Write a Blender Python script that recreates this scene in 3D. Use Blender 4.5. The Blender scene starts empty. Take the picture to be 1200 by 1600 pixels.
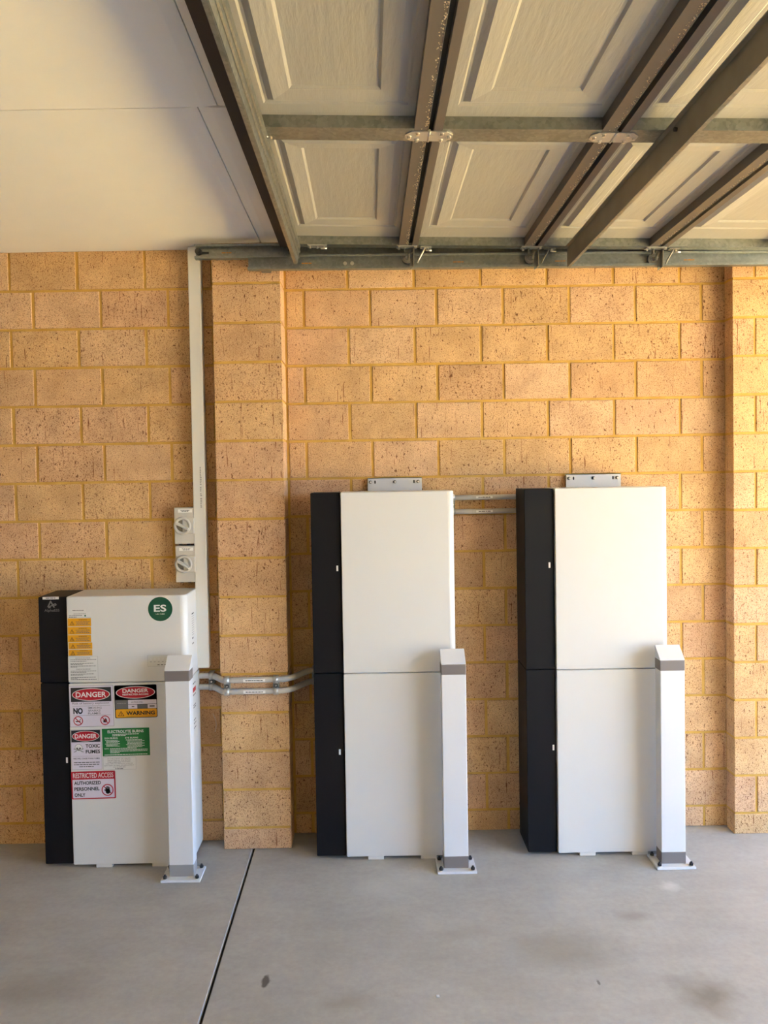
import bpy, bmesh, math, random
from mathutils import Vector, Matrix

S = bpy.context.scene
COL = S.collection
random.seed(7)

# ------------------------------------------------------------------ camera, sky, sun, exposure
PITCH, YAW, ROLL, CY, CZ = .02646, .00265, .01691, -3.52098, 1.650
F_PX, CX_PX, CY_PX = 1200., 579.75, 775.75
_f = Vector((math.sin(YAW) * math.cos(PITCH), math.cos(YAW) * math.cos(PITCH), -math.sin(PITCH)))
_r = Vector((math.cos(YAW), -math.sin(YAW), 0))
_d = _f.cross(_r)
AX_R = _r * math.cos(ROLL) + _d * math.sin(ROLL)
AX_D = -_r * math.sin(ROLL) + _d * math.cos(ROLL)
cam_data = bpy.data.cameras.new('camera')
cam = bpy.data.objects.new('camera', cam_data)
COL.objects.link(cam)
cam_data.sensor_fit = 'AUTO'
cam_data.sensor_width = 36
cam_data.lens = 36 * F_PX / 1600
cam_data.shift_x = (600 - CX_PX) / 1600
cam_data.shift_y = (CY_PX - 800) / 1600
cam_data.clip_start = .02
_m = Matrix((AX_R, -AX_D, -_f)).transposed().to_4x4()
_m.translation = (0, CY, CZ)
cam.matrix_world = _m
S.camera = cam

world = bpy.data.worlds.new('sky')
S.world = world
world.use_nodes = True
wn = world.node_tree
wn.nodes.clear()
w_tc = wn.nodes.new('ShaderNodeTexCoord')
w_sep = wn.nodes.new('ShaderNodeSeparateXYZ')
w_ramp = wn.nodes.new('ShaderNodeValToRGB')          # clear sky: pale near the horizon, deeper blue overhead
_e = w_ramp.color_ramp.elements
_e[0].position, _e[0].color = 0., (.44, .70, 1.0, 1)
_e[1].position, _e[1].color = 1., (.13, .32, .80, 1)
_e.new(.35).color = (.24, .50, 1.0, 1)
w_bg = wn.nodes.new('ShaderNodeBackground')
w_bg.inputs['Strength'].default_value = 2.5
w_out = wn.nodes.new('ShaderNodeOutputWorld')
wn.links.new(w_tc.outputs['Generated'], w_sep.inputs[0])
wn.links.new(w_sep.outputs['Z'], w_ramp.inputs[0])
wn.links.new(w_ramp.outputs[0], w_bg.inputs[0])
wn.links.new(w_bg.outputs[0], w_out.inputs[0])

sun_data = bpy.data.lights.new('sun', 'SUN')
sun_data.energy = 17.5
sun_data.color = (1, .97, .92)
sun_data.angle = math.radians(.6)
sun = bpy.data.objects.new('sun', sun_data)
COL.objects.link(sun)
sun.rotation_euler = Vector((.05, -.36, .93)).to_track_quat('Z', 'Y').to_euler()
sun.location = (4, -3, 9)

S.view_settings.view_transform = 'Standard'
S.view_settings.look = 'None'
S.view_settings.gamma = 1
S.view_settings.use_curve_mapping = False
S.view_settings.exposure = 2.60
S.cycles.use_denoising = True
S.cycles.max_bounces = 10
S.cycles.diffuse_bounces = 6
S.cycles.sample_clamp_indirect = 6


def at(px, py, Y):
    """the point of the vertical plane y = Y seen at a pixel of the 1200 x 1600 photograph, as (x, z)"""
    d = AX_R * ((px - CX_PX) / F_PX) + AX_D * ((py - CY_PX) / F_PX) + _f
    t = (Y - CY) / d.y
    return (d.x * t, CZ + d.z * t)


# ------------------------------------------------------------------ materials
def srgb(r, g, b):
    f = lambda c: (c / 255 / 12.92) if c <= 10 else ((c / 255 + .055) / 1.055) ** 2.4
    return (f(r), f(g), f(b))


class Mat:
    def __init__(self, name, color=(.5, .5, .5), rough=.5, metal=0., spec=.5):
        self.m = bpy.data.materials.new(name)
        self.m.use_nodes = True
        self.t = self.m.node_tree
        self.p = self.t.nodes['Principled BSDF']
        self.p.inputs['Base Color'].default_value = (*color, 1)
        self.p.inputs['Roughness'].default_value = rough
        self.p.inputs['Metallic'].default_value = metal
        self.p.inputs['Specular IOR Level'].default_value = spec

    def n(self, kind, **kw):
        o = self.t.nodes.new(kind)
        for k, v in kw.items():
            if k in o.inputs.keys():
                o.inputs[k].default_value = v
            else:
                setattr(o, k, v)
        return o

    def l(self, a, b):
        self.t.links.new(a, b)

    def coords(self, scale=(1, 1, 1), rand=True, kind='Object'):
        tc = self.n('ShaderNodeTexCoord')
        out = tc.outputs[kind]
        if rand:
            oi = self.n('ShaderNodeObjectInfo')
            mul = self.n('ShaderNodeMath', operation='MULTIPLY')
            self.l(oi.outputs['Random'], mul.inputs[0])
            mul.inputs[1].default_value = 91.
            add = self.n('ShaderNodeVectorMath', operation='ADD')
            self.l(out, add.inputs[0])
            self.l(mul.outputs[0], add.inputs[1])
            out = add.outputs[0]
        mp = self.n('ShaderNodeMapping')
        mp.inputs['Scale'].default_value = scale
        self.l(out, mp.inputs['Vector'])
        return mp.outputs[0]

    def noise(self, vec, scale, detail=3., rough=.55):
        o = self.n('ShaderNodeTexNoise')
        o.inputs['Scale'].default_value = scale
        o.inputs['Detail'].default_value = detail
        o.inputs['Roughness'].default_value = rough
        self.l(vec, o.inputs['Vector'])
        return o.outputs[0]

    def ramp(self, fac, *stops, interp='LINEAR'):
        o = self.n('ShaderNodeValToRGB')
        o.color_ramp.interpolation = interp
        e = o.color_ramp.elements
        while len(e) < len(stops):
            e.new(.5)
        for i, (p, c) in enumerate(stops):
            e[i].position = p
            e[i].color = (*c, 1) if len(c) == 3 else c
        self.l(fac, o.inputs[0])
        return o.outputs[0]

    def mix(self, fac, a, b, blend='MIX'):
        o = self.n('ShaderNodeMix', data_type='RGBA', blend_type=blend)
        for v, i in ((fac, 0), (a, 6), (b, 7)):
            if hasattr(v, 'links') or hasattr(v, 'is_linked'):
                self.l(v, o.inputs[i])
            else:
                o.inputs[i].default_value = v if i == 0 else ((*v, 1) if len(v) == 3 else v)
        return o.outputs[2]

    def bump(self, height, strength=.2, dist=.002):
        o = self.n('ShaderNodeBump')
        o.inputs['Strength'].default_value = strength
        o.inputs['Distance'].default_value = dist
        self.l(height, o.inputs['Height'])
        self.l(o.outputs[0], self.p.inputs['Normal'])

    def color(self, sock):
        self.l(sock, self.p.inputs['Base Color'])


W, K = (1, 1, 1), (0, 0, 0)
M = {}


def plain(name, color, rough=.5, metal=0., spec=.5):
    M[name] = Mat(name, color, rough, metal, spec).m


# brick: clay body, per-brick tint, pores and vertical wire-cut drag marks
b = Mat('brick_clay', rough=.93, spec=.15)
oi = b.n('ShaderNodeObjectInfo')
tint = b.ramp(oi.outputs['Random'], (0., srgb(203, 168, 124)), (.3, srgb(212, 176, 130)), (.6, srgb(206, 168, 133)), (.85, srgb(214, 181, 144)), (1., srgb(196, 158, 117)))
v = b.coords()
blotch = b.ramp(b.noise(v, 9, 4), (.35, (.86, .84, .82)), (.65, (1.06, 1.05, 1.04)))
c1 = b.mix(1., tint, blotch, 'MULTIPLY')
grain = b.noise(v, 330, 2)
c2 = b.mix(1., c1, b.ramp(grain, (.3, (.84, .82, .8)), (.7, (1.1, 1.1, 1.1))), 'MULTIPLY')
pores = b.noise(v, 260, 1.2, .45)
pore_f = b.ramp(pores, (.37, W), (.42, K))
pv = b.ramp(b.noise(b.coords((1, 1, .5)), 150, 1, .4), (.29, W), (.325, K))
c3 = b.mix(b.mix(.6, K, pore_f), c2, srgb(112, 66, 34))
c3 = b.mix(b.mix(.8, K, pv), c3, srgb(96, 54, 28))
drag = b.noise(b.coords((150, 150, 7)), 1., 2, .5)
drag_f = b.ramp(drag, (.68, K), (.72, W))
c4 = b.mix(b.mix(.75, K, drag_f), c3, srgb(120, 66, 34))
b.color(c4)
h = b.mix(.5, grain, b.mix(1., pores, drag_f, 'SUBTRACT'))
b.bump(h, .55, .003)
M['brick'] = b.m

b = Mat('yellow_mortar', rough=.95, spec=.1)
v = b.coords(rand=False)
b.color(b.ramp(b.noise(v, 14, 4), (.3, srgb(186, 146, 72)), (.7, srgb(204, 164, 88))))
b.bump(b.noise(v, 260, 2), .4, .002)
M['mortar'] = b.m

# plasterboard, render
b = Mat('ceiling_paint', rough=.85, spec=.2)
v = b.coords(rand=False)
b.color(b.ramp(b.noise(v, 3, 3), (.3, (.80, .79, .77)), (.7, (.83, .82, .80))))
b.bump(b.noise(v, 160, 2), .05, .001)
M['plaster'] = b.m
b = Mat('cream_render', rough=.9, spec=.2)
v = b.coords(rand=False)
b.color(b.ramp(b.noise(v, 5, 3), (.3, srgb(206, 182, 146)), (.7, srgb(216, 192, 156))))
M['render'] = b.m

# concrete with trowel mottling and old stains
b = Mat('concrete', rough=.62, spec=.35)
v = b.coords(rand=False, kind='Object')
base = b.ramp(b.noise(v, 1.7, 5, .6), (.3, srgb(150, 149, 146)), (.55, srgb(160, 159, 156)), (.75, srgb(167, 166, 163)))
fine = b.ramp(b.noise(v, 42, 4, .65), (.3, (.93, .93, .93)), (.7, (1.05, 1.05, 1.05)))
c = b.mix(1., base, fine, 'MULTIPLY')
streak = b.ramp(b.noise(b.coords((2.0, 4.5, 1), rand=False), 2.3, 5, .65), (.38, (.95, .945, .94)), (.62, (1.03, 1.03, 1.03)))
c = b.mix(1., c, streak, 'MULTIPLY')


def stain(cx, cy, rx, ry, strength, col, edge=.5):
    """an old floor stain with its own place and outline"""
    global c
    mp = b.n('ShaderNodeMapping')
    mp.vector_type = 'POINT'
    mp.inputs['Location'].default_value = (-cx / rx, -cy / ry, 0)
    mp.inputs['Scale'].default_value = (1 / rx, 1 / ry, 0)
    b.l(v, mp.inputs['Vector'])
    wob = b.n('ShaderNodeVectorMath', operation='MULTIPLY_ADD')
    nz = b.n('ShaderNodeTexNoise')
    nz.inputs['Scale'].default_value = 1.2 / max(rx, ry)
    nz.inputs['Detail'].default_value = 4
    b.l(v, nz.inputs['Vector'])
    b.l(nz.outputs['Color'], wob.inputs[0])
    wob.inputs[1].default_value = (1.3, 1.3, 0)
    b.l(mp.outputs[0], wob.inputs[2])
    off = b.n('ShaderNodeVectorMath', operation='SUBTRACT')
    b.l(wob.outputs[0], off.inputs[0])
    off.inputs[1].default_value = (.65, .65, 0)
    ln = b.n('ShaderNodeVectorMath', operation='LENGTH')
    b.l(off.outputs[0], ln.inputs[0])
    k = b.ramp(ln.outputs['Value'], (edge, (strength,) * 3), (1., K))
    c = b.mix(k, c, col)


# tall marks first: wide faint discolourations, then the two dark ones, the tyre-like smudge and small flecks
stain(.63, -.89, .23, .17, .34, srgb(118, 108, 92), .25)
stain(1.04, -1.142, .12, .11, .62, srgb(98, 88, 76), .2)
stain(.96, -.71, .11, .05, .36, srgb(112, 102, 90), .2)
stain(-1.12, -1.06, .26, .11, .32, srgb(116, 106, 94), .25)
stain(-.09, -1.15, .12, .06, .36, srgb(114, 106, 94), .25)
stain(.32, -.80, .16, .05, .22, srgb(122, 114, 104), .2)
stain(-.366, -1.043, .016, .036, .85, srgb(58, 55, 53), .6)
stain(.716, -1.08, .006, .014, .7, srgb(70, 64, 58), .6)
stain(.034, -.475, .26, .10, .26, srgb(186, 185, 182), .25)
stain(1.165, -.514, .05, .045, .45, srgb(205, 204, 200), .3)
b.color(c)
b.bump(b.noise(v, 180, 3), .12, .001)
M['concrete'] = b.m
b = Mat('driveway_paving', rough=.9, spec=.2)
v = b.coords(rand=False)
b.color(b.ramp(b.noise(v, 2.5, 4), (.3, srgb(212, 180, 108)), (.7, srgb(224, 194, 122))))
M['driveway'] = b.m

b = Mat('lawn_grass', rough=.95, spec=.1)
v = b.coords(rand=False)
b.color(b.ramp(b.noise(v, 6, 5), (.3, srgb(84, 104, 50)), (.7, srgb(122, 136, 74))))
M['lawn'] = b.m
b = Mat('road_asphalt', rough=.9, spec=.2)
v = b.coords(rand=False)
b.color(b.ramp(b.noise(v, 30, 4), (.3, srgb(96, 94, 92)), (.7, srgb(122, 119, 116))))
M['asphalt'] = b.m

# metals
def galv(name, lo, hi, rough=.42, metal=.75):
    b = Mat(name, rough=rough, metal=metal)
    v = b.coords()
    vo = b.n('ShaderNodeTexVoronoi')
    vo.inputs['Scale'].default_value = 95
    b.l(v, vo.inputs['Vector'])
    mixv = b.mix(.35, b.noise(v, 11, 4), vo.outputs['Color'])
    b.color(b.ramp(mixv, (.3, lo), (.7, hi)))
    M[name] = b.m


galv('galvanised', (.20, .215, .20), (.31, .32, .30), .40, .8)
galv('galvanised_rail', (.33, .31, .28), (.42, .40, .36), .5, .55)
galv('track_steel', (.23, .25, .24), (.32, .34, .33), .36, .8)
plain('zinc_plate', (.46, .46, .44), .33, .55)
plain('bolt_steel', (.70, .68, .64), .28, 1.)
plain('dark_bolt', (.045, .045, .05), .45, .6)
plain('black_rubber', (.012, .011, .010), .7)
plain('rail_shade_brown', (.05, .038, .03), .8)  # the strut's shade on the rail underside, put into the colour
plain('black_plastic', (.02, .02, .02), .5)
plain('grey_nylon', (.22, .21, .19), .5)
b = Mat('strut_steel', rough=.5, metal=.35)
v = b.coords()
b.color(b.ramp(b.noise(v, 9, 3), (.3, (.24, .22, .18)), (.7, (.29, .27, .22))))
M['strut_dark'] = b.m

# door skin: beige paint on wood-grain embossing
b = Mat('door_skin', rough=.55, spec=.4)
v = b.coords((1, .12, 1))
wv = b.noise(b.coords((1, .16, 1)), 60, 3, .6)
b.color(b.ramp(b.noise(v, 6, 2), (.3, (.33, .32, .295)), (.7, (.36, .35, .32))))
b.bump(wv, .5, .004)
M['door_skin'] = b.m
plain('door_rail', (.115, .098, .084), .5, .1)
plain('foam', (.62, .52, .38), .9)

# cabinets, bollards, electrics
def powder(name, col, rough):
    b = Mat(name, col, rough, 0, .45)
    v = b.coords(rand=False)
    b.bump(b.noise(v, 900, 1), .03, .0005)
    M[name] = b.m


powder('cabinet_white', (.60, .60, .595), .38)
powder('bollard_white', (.61, .62, .645), .42)
powder('cabinet_black', (.0042, .0048, .0068), .5)
M['cabinet_black'].node_tree.nodes['Principled BSDF'].inputs['Specular IOR Level'].default_value = .2
plain('cabinet_core', (.012, .012, .013), .7)
plain('band_grey', srgb(112, 106, 104), .5)
plain('band_grey_pale', srgb(150, 150, 152), .45, .2)
plain('isolator_grey', (.50, .48, .44), .45)
plain('isolator_dark', (.15, .145, .13), .5)
plain('duct_white', (.66, .65, .61), .45)
plain('conduit_grey', (.50, .485, .46), .6, 0, .25)
plain('tag_white', (.78, .78, .75), .5)
plain('led_white', (.85, .85, .85), .4)
plain('ink_black', (.012, .012, .013), .6)
plain('ink_grey', (.25, .25, .25), .6)
plain('ink_midgrey', (.12, .12, .125), .6)
plain('ink_red', srgb(172, 12, 34), .5)
plain('ink_white', (.70, .70, .70), .5)
plain('ink_yellow', srgb(216, 152, 8), .5)
plain('ink_green', srgb(14, 108, 50), .5)
plain('ink_darkgreen', srgb(4, 74, 50), .5)
plain('ink_orange', srgb(190, 130, 60), .6)
plain('logo_grey', (.14, .14, .145), .5)
plain('sign_white', (.60, .56, .66), .5)
plain('label_white', (.62, .62, .61), .5)
b = Mat('display_window', (.62, .62, .59), .2, 0, .5)
M['display'] = b.m


# ------------------------------------------------------------------ mesh helpers
class MB:
    """collects boxes, prisms and tubes and links them as one mesh object"""

    def __init__(self):
        self.v, self.f, self.mi, self.sm, self.mats = [], [], [], [], []

    def mat(self, m):
        if m not in self.mats:
            self.mats.append(m)
        return self.mats.index(m)

    def add(self, vs, fs, m, smooth=False):
        o = len(self.v)
        i = self.mat(m)
        self.v += [tuple(p) for p in vs]
        for f in fs:
            self.f.append([o + k for k in f])
            self.mi.append(i)
            self.sm.append(smooth)
        return self

    def box(self, x0, x1, y0, y1, z0, z1, m):
        x0, x1, y0, y1, z0, z1 = min(x0, x1), max(x0, x1), min(y0, y1), max(y0, y1), min(z0, z1), max(z0, z1)
        vs = [(x, y, z) for z in (z0, z1) for y in (y0, y1) for x in (x0, x1)]
        return self.add(vs, [(0, 2, 3, 1), (4, 5, 7, 6), (0, 1, 5, 4), (2, 6, 7, 3), (0, 4, 6, 2), (1, 3, 7, 5)], m)

    def bbox(self, x0, x1, y0, y1, z0, z1, m, bev=.003, seg=2):
        bm = bmesh.new()
        bmesh.ops.create_cube(bm, size=1, matrix=Matrix.Translation(((x0 + x1) / 2, (y0 + y1) / 2, (z0 + z1) / 2)) @ Matrix.Diagonal((abs(x1 - x0), abs(y1 - y0), abs(z1 - z0), 1)))
        bmesh.ops.bevel(bm, geom=bm.edges[:], offset=bev, segments=seg, affect='EDGES', profile=.5)
        return self.frombm(bm, m)

    def frombm(self, bm, m, smooth=False):
        bm.verts.index_update()
        self.add([v.co[:] for v in bm.verts], [[v.index for v in f.verts] for f in bm.faces], m, smooth)
        bm.free()
        return self

    def prism(self, poly, axis, a0, a1, m, smooth=False):
        """poly: counter-clockwise 2-D outline; axis: 'x','y','z' the direction it is drawn out along"""
        def P(u, w, a):
            return {'x': (a, u, w), 'y': (u, a, w), 'z': (u, w, a)}[axis]
        n = len(poly)
        vs = [P(u, w, a0) for u, w in poly] + [P(u, w, a1) for u, w in poly]
        fs = [list(range(n - 1, -1, -1)), list(range(n, 2 * n))] + [(i, (i + 1) % n, n + (i + 1) % n, n + i) for i in range(n)]
        bm = bmesh.new()
        bv = [bm.verts.new(p) for p in vs]
        for f in fs:
            bm.faces.new([bv[k] for k in f])
        bmesh.ops.recalc_face_normals(bm, faces=bm.faces[:])
        return self.frombm(bm, m, smooth)

    def cyl(self, p0, p1, r0, m, r1=None, n=14, smooth=True):
        p0, p1 = Vector(p0), Vector(p1)
        r1 = r0 if r1 is None else r1
        q = (p1 - p0).to_track_quat('Z', 'Y')
        vs = []
        for p, r in ((p0, r0), (p1, r1)):
            for k in range(n):
                a = 2 * math.pi * k / n
                vs.append(p + q @ Vector((r * math.cos(a), r * math.sin(a), 0)))
        o = len(self.v)
        self.add(vs, [(k, (k + 1) % n, n + (k + 1) % n, n + k) for k in range(n)], m, smooth)
        i = self.mat(m)
        for f in (list(range(n - 1, -1, -1)), list(range(n, 2 * n))):
            self.f.append([o + k for k in f]); self.mi.append(i); self.sm.append(False)
        return self

    def tube(self, pts, r, m, n=10, rfun=None):
        pts = [Vector(p) for p in pts]
        up = Vector((0, 0, 1))
        vs, fs = [], []
        for i, p in enumerate(pts):
            t = (pts[min(i + 1, len(pts) - 1)] - pts[max(i - 1, 0)]).normalized()
            a = t.cross(up).normalized()
            c_ = a.cross(t).normalized()
            rr = r if rfun is None else rfun(i)
            for k in range(n):
                g = 2 * math.pi * k / n
                vs.append(p + (a * math.cos(g) + c_ * math.sin(g)) * rr)
        for i in range(len(pts) - 1):
            for k in range(n):
                fs.append((i * n + k, i * n + (k + 1) % n, (i + 1) * n + (k + 1) % n, (i + 1) * n + k))
        fs.append(list(range(n - 1, -1, -1)))
        fs.append([(len(pts) - 1) * n + k for k in range(n)])
        return self.add(vs, fs, m, True)

    def build(self, name, parent=None, origin=None, label=None, kind=None):
        vs = self.v
        if origin is not None:
            o = Vector(origin)
            vs = [tuple(Vector(p) - o) for p in vs]
        me = bpy.data.meshes.new(name)
        me.from_pydata(vs, [], self.f)
        for m in self.mats:
            me.materials.append(M[m])
        me.polygons.foreach_set('material_index', self.mi)
        me.polygons.foreach_set('use_smooth', self.sm)
        me.update()
        ob = bpy.data.objects.new(name, me)
        COL.objects.link(ob)
        if origin is not None:
            ob.location = origin
        if parent is not None:
            ob.parent = parent
        if label:
            ob['label'] = label
        if kind:
            ob['kind'] = kind
        return ob


def tag(o, label, cat, group=None):
    o['label'] = label
    o['category'] = cat
    if group:
        o['group'] = group
    return o


def thing(name, loc, label, cat, group=None):
    o = bpy.data.objects.new(name, None)
    COL.objects.link(o)
    o.location = loc
    o.empty_display_size = .05
    return tag(o, label, cat, group)


def put(mb, name, root, label=None, kind=None):
    """a part of a thing, given in world coordinates"""
    o = mb.build(name, label=label, kind=kind)
    o.parent = root
    o.matrix_parent_inverse = Matrix.Translation(-Vector(root.location)) if root.parent is None else Matrix.Translation(-(Vector(root.location) + Vector(root.parent.location)))
    return o


def arc(cx, cy, r, a0, a1, n):
    return [(cx + r * math.cos(math.radians(a0 + (a1 - a0) * i / n)), cy + r * math.sin(math.radians(a0 + (a1 - a0) * i / n))) for i in range(n + 1)]


# ------------------------------------------------------------------ the room
CEIL = 2.676
BED0 = 2.5024          # height of the topmost bed joint, courses are 172 mm
PITCH_X = .3025
X_OPEN = 4.0          # plane of the door opening, on the right


def structure(mb, name):
    o = mb.build(name)
    o['kind'] = 'structure'
    return o


_brick_cache = {}


def brick_mesh(w, h, d):
    key = (round(w, 3), round(h, 3), round(d, 3))
    if key not in _brick_cache:
        c = min(.0022, w * .2)
        w2, h2 = key[0] / 2, key[1] / 2
        D = key[2]
        vs = [(-w2 + c, 0, -h2 + c), (w2 - c, 0, -h2 + c), (w2 - c, 0, h2 - c), (-w2 + c, 0, h2 - c),
              (-w2, c, -h2), (w2, c, -h2), (w2, c, h2), (-w2, c, h2),
              (-w2, D, -h2), (w2, D, -h2), (w2, D, h2), (-w2, D, h2)]
        fs = [(0, 1, 2, 3), (4, 5, 1, 0), (5, 6, 2, 1), (6, 7, 3, 2), (7, 4, 0, 3),
              (8, 9, 5, 4), (9, 10, 6, 5), (10, 11, 7, 6), (11, 8, 4, 7), (11, 10, 9, 8)]
        me = bpy.data.meshes.new('brick')
        me.from_pydata(vs, [], fs)
        me.materials.append(M['brick'])
        me.update()
        _brick_cache[key] = me
    return _brick_cache[key]


def brick(x0, x1, z0, z1, yf, d, parent):
    o = bpy.data.objects.new('brick', brick_mesh(x1 - x0, z1 - z0, d))
    COL.objects.link(o)
    o.location = ((x0 + x1) / 2 + random.uniform(-.001, .001), yf + random.uniform(-.0012, .0012), (z0 + z1) / 2 + random.uniform(-.0008, .0008))
    o.rotation_euler = (random.uniform(-.003, .003), random.uniform(-.002, .002), random.uniform(-.003, .003))
    o.parent = parent
    return o


def courses():
    for k in range(-1, 15):
        zt = CEIL if k == -1 else BED0 - .172 * k - .0055
        zb = max(BED0 - .172 * (k + 1) + .0055, 0)
        if zt - zb > .03:
            yield k, zb, zt


def brickwork(parent, x0, x1, yf, offs, d=.05):
    for k, zb, zt in courses():
        o = offs[k % 2]
        n0 = math.floor((x0 - o) / PITCH_X) - 1
        for n in range(n0, n0 + 40):
            a = max(o + n * PITCH_X + .006, x0)
            e = min(o + (n + 1) * PITCH_X - .006, x1)
            if e - a > .02:
                brick(a, e, zb, zt, yf, d, parent)


JR = .004   # joints are raked back
wall_back = structure(MB().box(-.40, 1.72, JR, .2, 0, CEIL, 'mortar'), 'wall_back')
brickwork(wall_back, -.362, 1.655, 0, (-.28366, -.0816))
wall_left = structure(MB().box(-3.0, -.60, -.056 + JR, .2, 0, CEIL, 'mortar'), 'wall_left')
brickwork(wall_left, -2.75, -.60, -.056, (-1.4907, -1.5927))

pier = structure(MB().box(-.671 + JR, -.371 - JR, -.142 + JR, .1, 0, CEIL, 'mortar'), 'wall_pier_left')
for k, zb, zt in courses():
    brick(-.671, -.371, zb, zt, -.142, .135, pier)
pier2 = structure(MB().box(1.633 + JR, X_OPEN, -.084 + JR, .1, 0, CEIL, 'mortar'), 'wall_pier_right')
for k, zb, zt in courses():
    x = 1.633
    w = .095 if k % 2 else .2925
    while x < X_OPEN - .03:
        e = min(x + w, X_OPEN)
        brick(x, e, zb, zt, -.084, .075, pier2)
        x = e + .01
        w = .2925

# the rest of the double garage, outside the frame
structure(MB().box(-4.4, -2.75, -.056, .2, 0, CEIL, 'render'), 'wall_left_far')
structure(MB().box(-4.6, -4.4, -8.8, .2, 0, CEIL, 'render'), 'wall_rear')
structure(MB().box(-4.6, X_OPEN + .25, -7.0, -6.8, 0, CEIL, 'render'), 'wall_opposite')
fw = MB().box(X_OPEN, X_OPEN + .25, -8.8, -5.2, 0, CEIL, 'render')
fw.box(X_OPEN, X_OPEN + .25, -5.2, -.084, 2.50, CEIL, 'render')
fw.box(X_OPEN, X_OPEN + .25, -.084, .2, 0, CEIL, 'render')
structure(fw, 'wall_front')
roof = MB().box(-4.9, X_OPEN + .40, -9.3, .6, CEIL + .03, CEIL + .12, 'plaster')
structure(roof, 'roof')
structure(MB().box(X_OPEN, 9.6, -10, 1.6, -.30, -.012, 'driveway'), 'ground_driveway')
gr = MB().box(X_OPEN, 9.6, 1.6, 30, -.30, -.02, 'lawn').box(X_OPEN, 9.6, -30, -10, -.30, -.02, 'lawn')  # unseen lawn, added as darker ground so the bounce stays near the opening
structure(gr, 'ground_lawn_added')
structure(MB().box(9.6, 40, -30, 30, -.30, -.05, 'asphalt'), 'ground_road_added')  # unseen road, added to cut the light bounced from farther out

# ceiling of plasterboard sheets with recessed edges
ceil = structure(MB().box(-4.6, X_OPEN, -8.8, .1, CEIL + .012, CEIL + .03, 'plaster'), 'ceiling')


def sheet(x0, x1, y0, y1, taper_left=False, taper_right=False):
    z, t = CEIL, .0035
    prof = []
    prof += [(x0, z + t), (x0 + .036, z)] if taper_left else [(x0, z + .001), (x0 + .001, z)]
    prof += [(x1 - .036, z), (x1, z + t)] if taper_right else [(x1 - .001, z), (x1, z + .001)]
    prof += [(x1, z + .0115), (x0, z + .0115)]
    MB().prism(prof, 'y', y0, y1, 'plaster').build('plasterboard_sheet', parent=ceil)


YJ = -1.371
xs_near = [-4.4, -2.8, -1.6, -.400, .80, 2.0, X_OPEN]
xs_far = [-4.4, -2.85, -1.65, -.456, .74, 1.94, X_OPEN]
for a, e in zip(xs_far, xs_far[1:]):
    sheet(a + .002, e - .002, YJ + .0025, -.0, e < 2, a > -4)
for y0, y1, xs in ((YJ - 1.35, YJ, xs_near), (YJ - 2.7, YJ - 1.35, xs_far), (YJ - 4.05, YJ - 2.7, xs_near), (-8.8, YJ - 4.05, xs_far)):
    for a, e in zip(xs, xs[1:]):
        sheet(a + .002, e - .002, y0 + .0025, y1 - .0025, e < 2, a > -4)

# floor: two slabs and the saw-cut joint between them
floor = structure(MB().box(-4.6, X_OPEN + .02, -8.8, .2, -.30, -.014, 'cabinet_core'), 'floor')
XJ = -.540
for a, e in ((-4.6, XJ - .0045), (XJ + .0045, X_OPEN + .02)):
    mb = MB()
    mb.prism([(a, -.06), (e, -.06), (e, -.0035), (e - .003, 0), (a + .003, 0), (a, -.0035)], 'y', -8.8, .2, 'concrete')
    mb.build('concrete_slab', parent=floor)


# ------------------------------------------------------------------ flat print: words, pictograms
def font_mesh(text, bold=0., spacing=1.):
    cu = bpy.data.curves.new('words', 'FONT')
    cu.body = text
    cu.size = 1
    cu.offset = bold
    cu.space_character = spacing
    cu.resolution_u = 3
    ob = bpy.data.objects.new('words', cu)
    COL.objects.link(ob)
    dg = bpy.context.evaluated_depsgraph_get()
    me = bpy.data.meshes.new_from_object(ob.evaluated_get(dg))
    vs = [v.co.copy() for v in me.vertices]
    fs = [list(p.vertices) for p in me.polygons]
    bpy.data.objects.remove(ob)
    bpy.data.curves.remove(cu)
    bpy.data.meshes.remove(me)
    return vs, fs


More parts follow.
